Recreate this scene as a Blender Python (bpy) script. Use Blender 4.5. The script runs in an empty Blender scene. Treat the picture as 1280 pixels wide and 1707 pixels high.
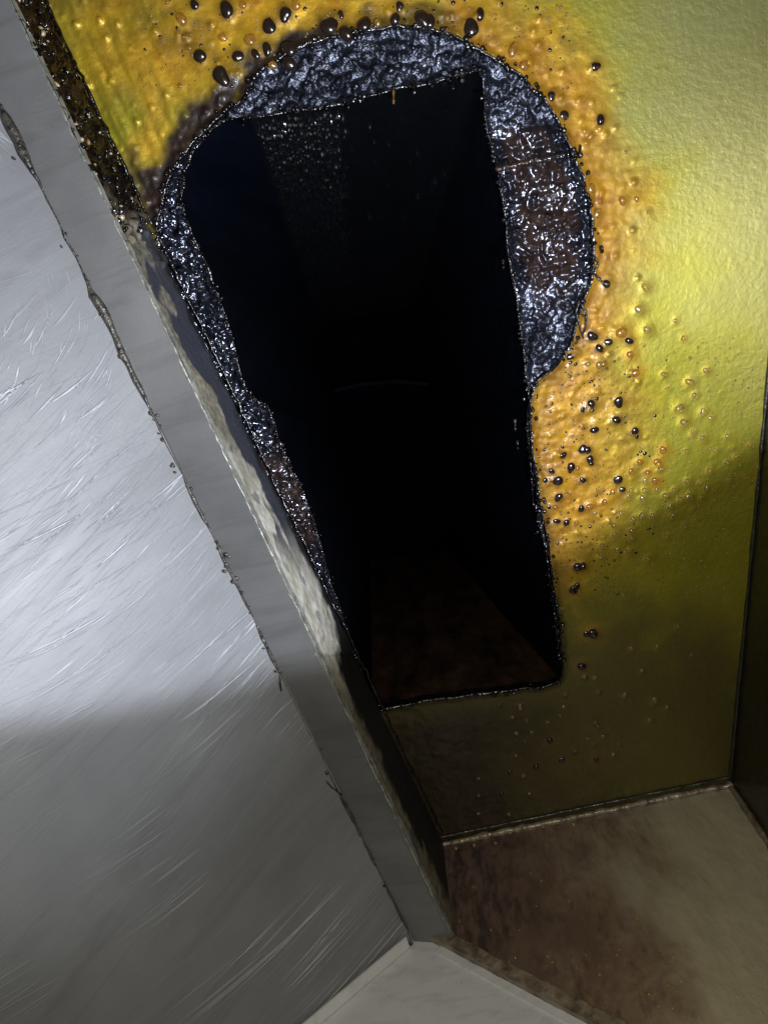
import bpy, math, random
import numpy as np
from mathutils import Matrix, Vector
random.seed(7); rng = np.random.default_rng(7)
S = bpy.context.scene; COL = S.collection

# ------------------------------------------------------------ camera
F = 1280.0; CXP, CYP = 640.0, 853.5
TILT = math.radians(18); ct, st = math.cos(TILT), math.sin(TILT)
CAMZ = 1.30
FW = np.array([0, st, ct]); UP = np.array([0, -ct, st]); RT = np.array([1.0, 0, 0])
cam = bpy.data.cameras.new('camera'); co = bpy.data.objects.new('camera', cam); COL.objects.link(co)
cam.sensor_width = 36; cam.sensor_fit = 'AUTO'; cam.lens = F/1707*36; cam.clip_start = .01; cam.clip_end = 50
m = Matrix.Identity(4)
for i in range(3):
    m[i][0] = RT[i]; m[i][1] = UP[i]; m[i][2] = -FW[i]
m[2][3] = CAMZ
co.matrix_world = m; S.camera = co
S.render.resolution_x = 767; S.render.resolution_y = 1024

def ray(u, v):
    return RT*((u-CXP)/F) - UP*((v-CYP)/F) + FW
CAM = np.array([0, 0, CAMZ])
def onz(u, v, z):                       # point seen at photo position (u, v) on the level z
    r = ray(u, v); return CAM + r*((z-CAMZ)/r[2])
def onplane(u, v, p0, n):
    r = ray(u, v); return CAM + r*(np.dot(p0-CAM, n)/np.dot(r, n))
def proj(P):
    Q = np.asarray(P)-CAM; w = Q@FW
    return np.stack([CXP+F*(Q@RT)/w, CYP-F*(Q@UP)/w], -1)

# ------------------------------------------------------------ light
H = CAMZ+0.80                           # underside of the plenum ceiling
ZS = CAMZ+0.70                          # underside of the channel
W = bpy.data.worlds.new('World'); S.world = W; W.use_nodes = True
bg = W.node_tree.nodes['Background']; bg.inputs[0].default_value = (.80, .84, .76, 1); bg.inputs[1].default_value = .09

def spot(name, loc, target, power, size, blend, radius, color):
    d = bpy.data.lights.new(name, 'SPOT'); d.energy = power; d.spot_size = math.radians(size); d.spot_blend = blend
    d.shadow_soft_size = radius; d.color = color
    o = bpy.data.objects.new(name, d); COL.objects.link(o); o.location = loc
    o.rotation_euler = (Vector(target)-Vector(loc)).to_track_quat('-Z', 'Y').to_euler()
    return o
# hand torch held to the right of the camera: its cone ends across the lower third of the picture
TL = np.array([.12, .12, CAMZ+.10]); TA = np.array([-.3492, -.62761, .69582])
spot('hand_torch', TL, TL+TA, 28, 126.0, .055, .02, (.80, .865, 1.0))
spot('hand_torch_halo', TL+[.004, 0, 0], TL+TA, 6, 122, .6, .02, (.80, .865, 1.0))
spot('plate_fill', TL+[0, .004, 0], onz(120, 1180, CAMZ+.58), 7.5, 42, 1.0, .02, (.80, .87, 1.0))  # added fill, softens the edge of the torch cone on the plate
spot('torch_spill', (.02, -.02, CAMZ-.05), onz(560, 1250, H), 12.5, 150, 1.0, .03, (1.0, .95, .82))
# added lamp without a real source, gives the broad sheen at the right edge
spot('sheen_fill', (.36, -.03, CAMZ+.22), onz(1340, 430, H), 8.5, 40, 1.0, .05, (1.0, .97, .88))
S.view_settings.view_transform = 'Standard'; S.view_settings.look = 'None'; S.view_settings.exposure = 0; S.view_settings.gamma = 1
S.cycles.use_denoising = True; S.cycles.max_bounces = 8; S.cycles.sample_clamp_indirect = 4

# ------------------------------------------------------------ noise
def vn(x, y, sc, seed):
    r = np.random.default_rng(seed).random((256, 256))
    X = x/sc+1000.3; Y = y/sc+1000.7
    xi = np.floor(X).astype(int); yi = np.floor(Y).astype(int)
    fx = X-xi; fy = Y-yi; fx = fx*fx*(3-2*fx); fy = fy*fy*(3-2*fy)
    a = r[xi & 255, yi & 255]; b = r[(xi+1) & 255, yi & 255]; c = r[xi & 255, (yi+1) & 255]; d = r[(xi+1) & 255, (yi+1) & 255]
    return (a*(1-fx)+b*fx)*(1-fy)+(c*(1-fx)+d*fx)*fy
def fbm(x, y, sc, seed, octv=3):
    t = 0; a = .5; n = 0
    for k in range(octv):
        c_, s_ = math.cos(.6+1.1*k+seed), math.sin(.6+1.1*k+seed)
        t = t+a*vn(x*c_-y*s_, x*s_+y*c_, sc/2**k, seed+k); n += a; a *= .5
    return t/n
def sstep(a, b, x):
    t = np.clip((x-a)/(b-a), 0, 1); return t*t*(3-2*t)
def domes(x, y, cell, rad, seed, keep=1.0):
    """height field of separate round beads: cell size, radius, share of cells filled (0..1 array or number)"""
    r1 = np.random.default_rng(seed).random((256, 256)); r2 = np.random.default_rng(seed+1).random((256, 256))
    r3 = np.random.default_rng(seed+2).random((256, 256)); r4 = np.random.default_rng(seed+3).random((256, 256))
    X = x/cell+500; Y = y/cell+500; xi = np.floor(X).astype(int); yi = np.floor(Y).astype(int)
    out = np.zeros_like(X)
    for dx in (-1, 0, 1):
        for dy in (-1, 0, 1):
            a = (xi+dx) & 255; b = (yi+dy) & 255
            px = xi+dx-.05+1.1*r1[a, b]; py = yi+dy-.05+1.1*r2[a, b]
            rr = rad/cell*(.45+.75*r3[a, b])
            d2 = ((X-px)**2+(Y-py)**2)/rr**2
            h = np.sqrt(np.clip(1-d2, 0, 1))*rr*cell
            out = np.maximum(out, h*(r4[a, b] < keep))
    return out

# ------------------------------------------------------------ geometry helpers
def mesh_obj(name, V, Fc, mat, parent=None, smooth=True, attrs=None):
    me = bpy.data.meshes.new(name)
    V = np.asarray(V, dtype=float)
    me.from_pydata([tuple(v) for v in V], [], [tuple(int(i) for i in f) for f in Fc])
    if smooth: me.polygons.foreach_set('use_smooth', [True]*len(me.polygons))
    if attrs:
        for k, a in attrs.items():
            at = me.attributes.new(k, 'FLOAT', 'POINT'); at.data.foreach_set('value', np.asarray(a, dtype=np.float32).ravel())
    me.materials.append(mat); me.update()
    o = bpy.data.objects.new(name, me); COL.objects.link(o)
    if parent: o.parent = parent
    return o
def orient(P, Fc, toward):
    """flip faces so that they look toward a point"""
    Fc = np.asarray(Fc)
    f = Fc[len(Fc)//2]; n = np.cross(P[f[1]]-P[f[0]], P[f[2]]-P[f[0]])
    return Fc[:, ::-1] if np.dot(n, toward-P[f[0]]) < 0 else Fc
def gridfaces(nu, nv, off=0, closed=False):
    i, j = np.meshgrid(np.arange(nu if closed else nu-1), np.arange(nv-1), indexing='ij')
    a = i*nv+j; b = ((i+1) % nu)*nv+j
    return np.stack([a, b, b+1, a+1], -1).reshape(-1, 4)+off
def patch(A, B, C, D, nu, nv):
    """points on the quad A-B (u) / D-C, as (nu*nv,3), with u,v"""
    u, v = np.meshgrid(np.linspace(0, 1, nu), np.linspace(0, 1, nv), indexing='ij')
    u = u.ravel()[:, None]; v = v.ravel()[:, None]
    P = (A*(1-u)+B*u)*(1-v)+(D*(1-u)+C*u)*v
    return P, u.ravel(), v.ravel()
def inside(poly, x, y):
    c = np.zeros(x.shape, bool); n = len(poly)
    for i in range(n):
        x1, y1 = poly[i]; x2, y2 = poly[(i+1) % n]
        if y1 == y2: continue
        k = ((y1 > y) != (y2 > y)) & (x < (x2-x1)*(y-y1)/(y2-y1)+x1); c ^= k
    return c
def nearest(poly, x, y):
    """nearest point on the closed outline and its distance"""
    bd = np.full(x.shape, 1e9); bx = x.copy(); by = y.copy(); n = len(poly)
    for i in range(n):
        p = poly[i]; q = poly[(i+1) % n]; d = q-p; L = max(d@d, 1e-12)
        t = np.clip(((x-p[0])*d[0]+(y-p[1])*d[1])/L, 0, 1)
        cx = p[0]+t*d[0]; cy = p[1]+t*d[1]; dd = np.hypot(x-cx, y-cy)
        k = dd < bd; bd[k] = dd[k]; bx[k] = cx[k]; by[k] = cy[k]
    return bx, by, bd
def smooth_loop(pts, n, corners=()):
    """Catmull-Rom through closed points, evenly resampled"""
    p = np.array(pts, float); N = len(p); out = []
    for i in range(N):
        a, b, c, d = p[i-1], p[i], p[(i+1) % N], p[(i+2) % N]
        ta = (c-a)*.5; tb = (d-b)*.5
        L = np.linalg.norm(c-b)
        ta = ta*min(1, L/max(np.linalg.norm(ta), 1e-9)); tb = tb*min(1, L/max(np.linalg.norm(tb), 1e-9))
        for t in np.linspace(0, 1, 12, endpoint=False):
            h1 = 2*t**3-3*t**2+1; h2 = t**3-2*t**2+t; h3 = -2*t**3+3*t**2; h4 = t**3-t**2
            out.append(h1*b+h2*ta+h3*c+h4*tb)
    out = np.array(out); seg = np.r_[0, np.cumsum(np.linalg.norm(np.diff(np.vstack([out, out[:1]]), axis=0), axis=1))]
    s = np.linspace(0, seg[-1], n, endpoint=False); cl = np.vstack([out, out[:1]])
    return np.stack([np.interp(s, seg, cl[:, k]) for k in range(2)], -1)
def cut_sheet(x0, x1, y0, y1, step, keep_px, hole, z):
    """regular sheet with a cut-out whose border vertices lie exactly on the outline"""
    xs = np.arange(x0, x1, step); ys = np.arange(y0, y1, step); nx, ny = len(xs), len(ys)
    X, Y = np.meshgrid(xs, ys, indexing='ij'); X = X.ravel(); Y = Y.ravel()
    V = np.stack([X, Y, np.full_like(X, z)], -1)
    Fc = gridfaces(nx, ny); cen = V[Fc].mean(1)
    k = keep_px(cen) & ~inside(hole, cen[:, 0], cen[:, 1]); Fk = Fc[k]
    used = np.zeros(len(V), int); np.add.at(used, Fk.ravel(), 1)
    lx, ly, hx, hy = hole[:, 0].min()-.01, hole[:, 1].min()-.01, hole[:, 0].max()+.01, hole[:, 1].max()+.01
    c = np.where((used > 0) & (used < 4) & (V[:, 0] > lx) & (V[:, 0] < hx) & (V[:, 1] > ly) & (V[:, 1] < hy))[0]
    bx, by, bd = nearest(hole, V[c, 0], V[c, 1]); q = bd < step*1.5
    V[c[q], 0] = bx[q]; V[c[q], 1] = by[q]
    idx = np.full(len(V), -1); u = np.where(used > 0)[0]; idx[u] = np.arange(len(u))
    return V[u], idx[Fk]
_sph = {}
def sphere_pts(nu=10, nv=7):
    if (nu, nv) in _sph: return _sph[(nu, nv)]
    V = [(0, 0, 1)]
    for j in range(1, nv):
        a = math.pi*j/nv
        for i in range(nu):
            b = 2*math.pi*i/nu; V.append((math.sin(a)*math.cos(b), math.sin(a)*math.sin(b), math.cos(a)))
    V.append((0, 0, -1)); Fc = []
    for i in range(nu):
        i2 = (i+1) % nu
        Fc.append((0, 1+i, 1+i2))
        for j in range(nv-2): Fc.append((1+j*nu+i, 1+(j+1)*nu+i, 1+(j+1)*nu+i2, 1+j*nu+i2))
        b = 1+(nv-2)*nu; Fc.append((b+i, len(V)-1, b+i2))
    _sph[(nu, nv)] = (np.array(V), Fc); return _sph[(nu, nv)]
class Beads:
    def __init__(s): s.V = []; s.F = []; s.n = 0
    def add(s, c, r, sx=1, sy=1, sz=1, nu=8, nv=6, rz=0):
        V, Fc = sphere_pts(nu, nv); V = V*np.array([sx, sy, sz])*r
        if rz: V = V@np.array([[math.cos(rz), math.sin(rz), 0], [-math.sin(rz), math.cos(rz), 0], [0, 0, 1]])
        s.V.append(V+np.array(c)); s.F += [tuple(i+s.n for i in f) for f in Fc]; s.n += len(V)
    def tube(s, pts, rad, k=7):
        pts = np.asarray(pts, float); n = len(pts); rad = np.broadcast_to(rad, (n,))
        T = np.gradient(pts, axis=0); T /= np.maximum(np.linalg.norm(T, axis=1), 1e-9)[:, None]
        ref = np.array([0, 0, 1.]) if abs(T[0][2]) < .8 else np.array([1., 0, 0])
        A = np.cross(T, ref); A /= np.maximum(np.linalg.norm(A, axis=1), 1e-9)[:, None]; B = np.cross(T, A)
        ang = np.arange(k)*2*math.pi/k
        V = pts[:, None]+rad[:, None, None]*(np.cos(ang)[None, :, None]*A[:, None]+np.sin(ang)[None, :, None]*B[:, None])
        s.V.append(V.reshape(-1, 3))
        for i in range(n-1):
            for j in range(k):
                a = s.n+i*k+j; b = s.n+i*k+(j+1) % k; s.F.append((a, b, b+k, a+k))
        s.F.append(tuple(s.n+j for j in range(k))[::-1]); s.F.append(tuple(s.n+(n-1)*k+j for j in range(k)))
        s.n += n*k
    def build(s, name, mat, parent, stuff=False):
        o = mesh_obj(name, np.vstack(s.V), s.F, mat, parent)
        if stuff: o['kind'] = 'stuff'
        return o
def thing(name, label, cat, loc, group=None):
    o = bpy.data.objects.new(name, None); COL.objects.link(o); o.empty_display_size = .05
    # parts are built in world space, so the empty stays at the thing's own place with parts offset back
    o.location = loc; o['label'] = label; o['category'] = cat
    if group: o['group'] = group
    return o
def place(o):                                           # child built in world coordinates
    o.matrix_parent_inverse = Matrix.Translation(-Vector(o.parent.location)); return o
def box_along(p, q, n, w, t, name, mat, parent, seg=1, wob=0, seed=1):
    """flat bar from p to q, lying on a surface with normal n, w wide, t proud"""
    p = np.array(p); q = np.array(q); d = (q-p); L = np.linalg.norm(d); d /= L; s = np.cross(n, d)
    V = []; Fc = []
    for i in range(seg+1):
        c = p+(q-p)*i/seg; j = (rng.random(4)-.5)*wob
        for k, (a, b) in enumerate(((-.5, 0), (-.5, 1), (.5, 1), (.5, 0))):
            V.append(c+s*(a*w+j[k])+n*(b*t+(j[k] if b else 0)))
    for i in range(seg):
        for k in range(4):
            a = i*4+k; b = i*4+(k+1) % 4; Fc.append((a, a+4, b+4, b))
    Fc += [(0, 1, 2, 3), (seg*4+3, seg*4+2, seg*4+1, seg*4)]
    return place(mesh_obj(name, V, Fc, mat, parent, smooth=False))

# ------------------------------------------------------------ materials
class NT:
    def __init__(s, name):
        s.m = bpy.data.materials.new(name); s.m.use_nodes = True; s.t = s.m.node_tree; s.p = s.t.nodes['Principled BSDF']
        s.tc = s.t.nodes.new('ShaderNodeTexCoord')
        s.geo = s.t.nodes.new('ShaderNodeNewGeometry'); s.co = s.geo.outputs['Position']
    def n(s, ty, **k):
        x = s.t.nodes.new('ShaderNode'+ty)
        for a, b in k.items(): setattr(x, a, b)
        return x
    def L(s, a, b): s.t.links.new(a, b)
    def map(s, rot=(0, 0, 0), sc=(1, 1, 1), loc=(0, 0, 0), src=None):
        x = s.n('Mapping'); x.inputs['Rotation'].default_value = rot; s.L(src or s.co, x.inputs[0])
        y = s.n('Mapping'); y.inputs['Scale'].default_value = sc; y.inputs['Location'].default_value = loc; s.L(x.outputs[0], y.inputs[0]); return y.outputs[0]
    def noise(s, scale, detail=3, rough=.5, src=None, dist=0):
        x = s.n('TexNoise'); x.inputs['Scale'].default_value = scale; x.inputs['Detail'].default_value = detail
        x.inputs['Roughness'].default_value = rough; x.inputs['Distortion'].default_value = dist
        s.L(src or s.co, x.inputs['Vector']); return x.outputs['Fac']
    def vor(s, scale, src=None, feature='F1'):
        x = s.n('TexVoronoi', feature=feature); x.inputs['Scale'].default_value = scale; s.L(src or s.co, x.inputs['Vector']); return x.outputs['Distance']
    def ramp(s, fac, stops):
        x = s.n('ValToRGB'); e = x.color_ramp.elements
        while len(e) < len(stops): e.new(.5)
        for i, (p, c) in enumerate(stops):
            e[i].position = p; e[i].color = (*c, 1) if hasattr(c, '__len__') else (c, c, c, 1)
        s.L(fac, x.inputs[0]); return x.outputs[0]
    def mix(s, f, a, b, bt='MIX'):
        x = s.n('Mix', data_type='RGBA', blend_type=bt)
        for sock, v in ((x.inputs[0], f), (x.inputs[6], a), (x.inputs[7], b)):
            if hasattr(v, 'is_linked') or hasattr(v, 'node'): s.L(v, sock)
            elif hasattr(v, '__len__'): sock.default_value = (*v, 1)
            else: sock.default_value = v
        return x.outputs[2]
    def math(s, op, a, b=0):
        x = s.n('Math', operation=op)
        for sock, v in ((x.inputs[0], a), (x.inputs[1], b)):
            if hasattr(v, 'node'): s.L(v, sock)
            else: sock.default_value = v
        return x.outputs[0]
    def attr(s, name):
        x = s.n('Attribute'); x.attribute_name = name; return x.outputs['Fac']
    def bump(s, h, dist, strength=1, prev=None):
        x = s.n('Bump'); x.inputs['Distance'].default_value = dist
        (s.L(strength, x.inputs['Strength']) if hasattr(strength,'node') else setattr(x.inputs['Strength'],'default_value',strength))
        s.L(h, x.inputs['Height'])
        if prev: s.L(prev, x.inputs['Normal'])
        return x.outputs[0]
    def set(s, **k):
        nm = dict(col='Base Color', metal='Metallic', rough='Roughness', norm='Normal', spec='Specular IOR Level', coat='Coat Weight', coatr='Coat Roughness',
                  coatt='Coat Tint', trans='Transmission Weight', ior='IOR', sss='Subsurface Weight', coatn='Coat Normal', aniso='Anisotropic')
        for a, v in k.items():
            i = s.p.inputs[nm[a]]
            if hasattr(v, 'node'): s.L(v, i)
            elif hasattr(v, '__len__'): i.default_value = (*v, 1)
            else: i.default_value = v
        return s.m

def mat_ceiling():
    t = NT('greasy_yellow_steel')
    amber, wet, wear = t.attr('amber'), t.attr('wet'), t.attr('pale')
    n1 = t.noise(14, 5, .6); n2 = t.noise(60, 4, .6); n3 = t.noise(220, 3, .6)
    base = t.mix(t.ramp(n1, [(.3, 0), (.7, 1)]), (.26, .235, .014), (.33, .30, .030))
    base = t.mix(wear, base, (.30, .285, .10))
    am = t.mix(t.ramp(n2, [(.3, 0), (.72, 1)]), (.30, .115, .006), (.62, .335, .014))
    c = t.mix(amber, base, am)
    dk = t.mix(t.ramp(n2, [(.35, 0), (.65, 1)]), (.006, .004, .004), (.024, .011, .007))
    c = t.mix(t.math('MULTIPLY', t.attr('soot'), .75), c, (.066, .054, .032))
    c = t.mix(wet, c, dk)
    st_ = t.noise(5, 6, .7, src=t.map(sc=(1, .6, 1)))
    c = t.mix(t.ramp(st_, [(.45, 0), (.75, .35)]), c, (.11, .085, .02))
    b = t.bump(t.noise(9, 3, .5, src=t.map(rot=(0, 0, .5), sc=(12, 16, 8))), .0010, .35)
    b = t.bump(n3, .0008, .5, b)
    b = t.bump(t.noise(95, 2, .5), .0016, t.mix(amber, (.2,)*3, (.35,)*3), b)
    sc_ = t.ramp(t.noise(60, 2, .5, src=t.map(rot=(0, 0, .2), sc=(8, .5, 1))), [(.66, 0), (.72, 1)])
    b = t.bump(sc_, .0004, .15, b)
    met = t.math('MULTIPLY', t.math('SUBTRACT', 1, wet), t.math('SUBTRACT', .68, t.math('MULTIPLY', amber, .38)))

    ro = t.mix(amber, (.50,)*3, (.50,)*3)
    return t.set(col=c, metal=met, rough=ro, norm=b, coat=.13, coatr=.12, coatn=b, spec=.3)
def mat_black(name='black_wet_grease', brown=.5, rough=.13, bscale=170):
    t = NT(name)
    n = t.noise(26, 5, .6)
    c = t.mix(t.ramp(n, [(.42, 0), (.72, 1)]), (.006, .0065, .010), tuple(x*brown for x in (.085, .036, .016)))
    b = t.bump(t.noise(bscale, 3, .6), .0025, .8)
    b = t.bump(t.noise(bscale*3, 2, .5), .0008, .6, b)
    r = t.ramp(t.noise(40, 3), [(.35, rough), (.7, rough*2.2)])
    return t.set(col=c, rough=r, norm=b, spec=.75, coat=.7, coatr=.08, coatn=b)
def mat_duct(name, c1, c2, rough, bumpd, spec=.4):
    t = NT(name)
    n = t.noise(7, 5, .65, src=t.map(sc=(4, 4, .6)))
    c = t.mix(t.ramp(n, [(.35, 0), (.75, 1)]), c1, c2)
    b = t.bump(t.noise(150, 3, .6), bumpd, .7)
    return t.set(col=c, rough=rough, norm=b, spec=spec, ior=2.5 if spec > .8 else 1.45)
SWIRL = np.array([-.42, .0, 0])
def mat_steel(name, c1, c2, metal=.75, rough=.36, rot=-.55, scr=1.0, swirl=0, zs=0):
    t = NT(name)
    n1 = t.noise(3.2, 5, .6); n2 = t.noise(9, 5, .65, src=t.map(rot=(0, 0, rot), sc=(.7, 5, zs)), dist=.6)
    c = t.mix(t.ramp(n1, [(.3, 0), (.7, 1)]), c1, c2)
    c = t.mix(t.ramp(n2, [(.5, 0), (.8, .4)]), c, (c1[0]*.45, c1[1]*.42, c1[2]*.38))
    f1 = t.noise(6, 4, .7, src=t.map(rot=(0, 0, rot), sc=(4, 130, zs*4)), dist=.25)
    f2 = t.noise(5, 3, .7, src=t.map(rot=(0, 0, rot+.28), sc=(2.5, 170, zs*2.5)), dist=.5)
    f3 = t.ramp(t.noise(5, 2, .5, src=t.map(rot=(0, 0, rot+.16), sc=(1.6, 90, zs*1.6)), dist=.9), [(.60, 0), (.70, 1)])
    f4 = t.ramp(t.noise(4, 2, .5, src=t.map(rot=(0, 0, rot-.3), sc=(2.2, 110, zs*2)), dist=.4), [(.66, 0), (.72, 1)])
    b = t.bump(f1, .0004, .32*scr); b = t.bump(f2, .0004, .22*scr, b); b = t.bump(f3, .0006, .45*scr, b); b = t.bump(f4, .0006, .5*scr, b)
    b = t.bump(t.noise(260, 2, .5), .0003, .35, b)
    if swirl:                                           # arcs left by a scouring pad, round a point up on the plate
        sep = t.n('SeparateXYZ'); t.L(t.map(loc=tuple(-SWIRL), src=t.co), sep.inputs[0]); X, Y = sep.outputs[0], sep.outputs[1]
        rad = t.math('SQRT', t.math('ADD', t.math('MULTIPLY', X, X), t.math('MULTIPLY', Y, Y))); ang = t.math('ARCTAN2', Y, X)
        for sr, sa, lo, hi, wob, d_, st_ in ((330, 3.2, .60, .68, .0, .0009, .9), (190, 2.2, .64, .70, .05, .0012, .9), (420, 5, .62, .70, -.05, .0007, .7)):
            cb = t.n('CombineXYZ'); t.L(t.math('MULTIPLY', t.math('ADD', rad, t.math('MULTIPLY', ang, wob)), sr), cb.inputs[0]); t.L(t.math('MULTIPLY', ang, sa), cb.inputs[1])
            g = t.ramp(t.noise(1, 2, .5, src=cb.outputs[0], dist=.2), [(lo, 0), (hi, 1)])
            g = t.math('MULTIPLY', g, t.ramp(t.noise(5, 2, .5), [(.38, 0), (.55, 1)]))
            b = t.bump(g, d_, st_, b); c = t.mix(t.math('MULTIPLY', g, .4), c, (.62, .64, .68))  # bump cuts the scratch, the pale mix paints its glint
    r = t.math('ADD', t.math('MULTIPLY', t.noise(8, 5, .7, src=t.map(rot=(0, 0, rot), sc=(.8, 8, zs))), .22), rough-.11)
    return t.set(col=c, metal=metal, rough=r, norm=b)
def mat_web():
    t = NT('caked_pale_grease')
    wet, blue, soot = t.attr('wet'), t.attr('dark'), t.attr('soot')
    n = t.noise(45, 5, .65); n2 = t.noise(160, 4, .6)
    c = t.mix(t.ramp(n, [(.3, 0), (.7, 1)]), (.46, .42, .31), (.88, .86, .77))
    c = t.mix(t.ramp(t.noise(16, 4, .6), [(.56, 0), (.7, .5)]), c, (.55, .47, .22))
    c = t.mix(t.attr('lit_band'), t.mix(t.ramp(n2, [(.35, 0), (.65, 1)]), (.13, .115, .085), (.30, .27, .20)), c)  # grease made paler in the colour where the torch beam falls
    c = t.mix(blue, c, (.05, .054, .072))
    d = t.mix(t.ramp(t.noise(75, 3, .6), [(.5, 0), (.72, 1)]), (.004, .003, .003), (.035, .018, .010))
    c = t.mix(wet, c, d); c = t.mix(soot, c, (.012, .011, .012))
    r = t.mix(wet, (.6,)*3, (.17,)*3)
    b = t.bump(n2, .0010, .6); b = t.bump(n, .0014, .4, b)
    return t.set(col=c, rough=r, norm=b, spec=t.math('SUBTRACT', .5, t.math('MULTIPLY', wet, .38)), coat=0)
def mat_brown():
    t = NT('brown_greasy_steel')
    wet = t.attr('wet'); cl = t.attr('clean')
    n = t.noise(9, 6, .65, src=t.map(sc=(3, 3, .9))); n2 = t.noise(55, 5, .65, src=t.map(sc=(1.6, 1.6, .55)))
    c = t.mix(t.ramp(n, [(.3, 0), (.7, 1)]), (.17, .10, .066), (.29, .21, .145))
    c = t.mix(t.ramp(n2, [(.5, 0), (.7, .75)]), c, (.075, .040, .030))
    c = t.mix(cl, c, t.mix(t.ramp(n, [(.35, 0), (.7, 1)]), (.38, .34, .245), (.48, .43, .32)))
    c = t.mix(wet, c, t.mix(t.ramp(n2, [(.4, 0), (.6, 1)]), (.065, .042, .038), (.17, .105, .078)))
    b = t.bump(t.noise(110, 4, .6, src=t.map(sc=(1, 1, .5))), .0018, .6)
    b = t.bump(t.noise(420, 2), .0006, .5, b)
    return t.set(col=c, rough=t.mix(t.noise(30, 3), (.28,)*3, (.5,)*3), norm=b, metal=.35, coat=.5, coatr=.18, coatn=b)
def mat_drop(name, col, col2, trans, rough=.03):
    t = NT(name)
    return t.set(col=t.mix(t.noise(300, 1), col, col2), trans=trans, rough=rough, ior=1.47, spec=.8, coat=.2, coatr=.2)
def mat_dirt():
    t = NT('black_joint_dirt'); n = t.noise(120, 4, .6)
    c = t.mix(t.ramp(n, [(.4, 0), (.75, 1)]), (.012, .012, .013), (.10, .085, .06))
    return t.set(col=c, rough=.33, norm=t.bump(t.noise(300, 3), .002, .8), spec=.5)
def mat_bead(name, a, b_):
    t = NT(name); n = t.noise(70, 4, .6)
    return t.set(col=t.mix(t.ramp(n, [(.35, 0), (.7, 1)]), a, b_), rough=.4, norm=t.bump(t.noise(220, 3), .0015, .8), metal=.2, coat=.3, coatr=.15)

M_CEIL = mat_ceiling(); M_BLK = mat_black(); M_BLK2 = mat_black('black_grease_edge', .22, .22, 220)
tw = NT('wet_black_bead'); M_WET = tw.set(col=(.004, .003, .004), rough=.20, spec=.8, ior=1.5, norm=tw.bump(tw.noise(260, 2), .0022, .8))
M_DL = mat_duct('duct_smooth_soot', (.0012, .0020, .005), (.003, .0045, .010), .5, .0006, .12)
M_DT = mat_duct('duct_wet_soot', (.004, .005, .007), (.003, .003, .004), .21, .0004, 1.0)
M_DK0 = mat_duct('duct_far_dark', (.0008, .0010, .0016), (.0014, .0018, .003), .8, .0004, 0.0)  # darkness deep in the shaft put into the colour, no gloss
M_DB = mat_duct('duct_brown_soot', (.010, .006, .004), (.085, .045, .026), .5, .0012, .15)
M_PLATE = mat_steel('scratched_plate_steel', (.135, .137, .142), (.225, .226, .23), .10, .56, .66, .6, swirl=1)
M_STRIP = mat_steel('channel_steel', (.10, .10, .10), (.22, .215, .21), .35, .42, .3, .3)
M_GUS = mat_steel('end_plate_steel', (.54, .535, .53), (.72, .715, .71), .25, .45, .9, .4, zs=9)
M_WEB = mat_web(); M_BROWN = mat_brown(); M_DIRT = mat_dirt()
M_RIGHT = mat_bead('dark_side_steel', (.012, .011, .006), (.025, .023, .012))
M_BEAD = mat_bead('tan_joint_sealant', (.10, .075, .05), (.32, .26, .18))
M_WEB2 = mat_bead('tan_chip', (.20, .12, .05), (.50, .40, .26))
M_EDGE = mat_bead('dull_edge_steel', (.12, .12, .10), (.30, .30, .26))
M_DA = mat_drop('amber_drop', (.75, .42, .06), (.85, .55, .12), .85, .22)
M_DY = mat_drop('yellow_drop', (.86, .74, .26), (.9, .8, .35), .9, .2)
M_DK = mat_drop('black_drop', (.006, .004, .004), (.022, .009, .005), 0, .19)

# ------------------------------------------------------------ outlines (photo positions put onto the ceiling level)
cut_px = [(405, 165), (430, 125), (480, 92), (540, 65), (610, 50), (690, 42), (745, 52), (800, 82), (850, 112), (895, 152), (930, 205), (958, 262), (980, 330), (990, 400),
          (986, 460), (966, 525), (950, 575), (925, 610), (893, 640), (884, 690), (888, 745), (898, 820), (912, 900), (926, 980), (934, 1060), (934, 1134),
          (860, 1152), (780, 1160), (700, 1172), (640, 1184), (606, 1194), (560, 1150), (520, 1060), (470, 945), (425, 850), (385, 770), (350, 680), (318, 590), (290, 510), (268, 430), (262, 370), (275, 310), (300, 262), (335, 222), (370, 192)]
hole_px = [(415, 196), (470, 190), (540, 178), (600, 162), (650, 148), (720, 136), (770, 122), (800, 124), (808, 190), (822, 260), (838, 340), (848, 420), (862, 500), (872, 580), (880, 640),
           (878, 700), (886, 760), (893, 830), (905, 900), (920, 990), (928, 1060), (931, 1130), (860, 1147), (780, 1156), (700, 1168), (622, 1176), (600, 1112), (575, 1040), (548, 960), (522, 865), (492, 790),
           (470, 745), (455, 700), (444, 676), (412, 652), (398, 615), (385, 560), (366, 500), (343, 440), (320, 390), (304, 340), (308, 290), (326, 245), (355, 212), (385, 198)]
ZC = H+.014
def loop_w(px, z, n): return smooth_loop([onz(u, v, z)[:2] for u, v in px], n)
CUT = loop_w(cut_px, H, 420); HOLE = loop_w(hole_px, ZC, 420)
def rough_loop(L, amp, seed):
    n = len(L); s = np.arange(n); T = np.roll(L, -1, 0)-np.roll(L, 1, 0); T /= np.linalg.norm(T, axis=1)[:, None]; N = np.stack([T[:, 1], -T[:, 0]], -1)
    return L+N*((fbm(s*1., s*0., 9, seed)-.5)*2*amp+(vn(s*1., s*0., 2.2, seed+9)-.5)*amp)[:, None]
CUT = rough_loop(CUT, .0022, 3); HOLE = rough_loop(HOLE, .0022, 5)

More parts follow.
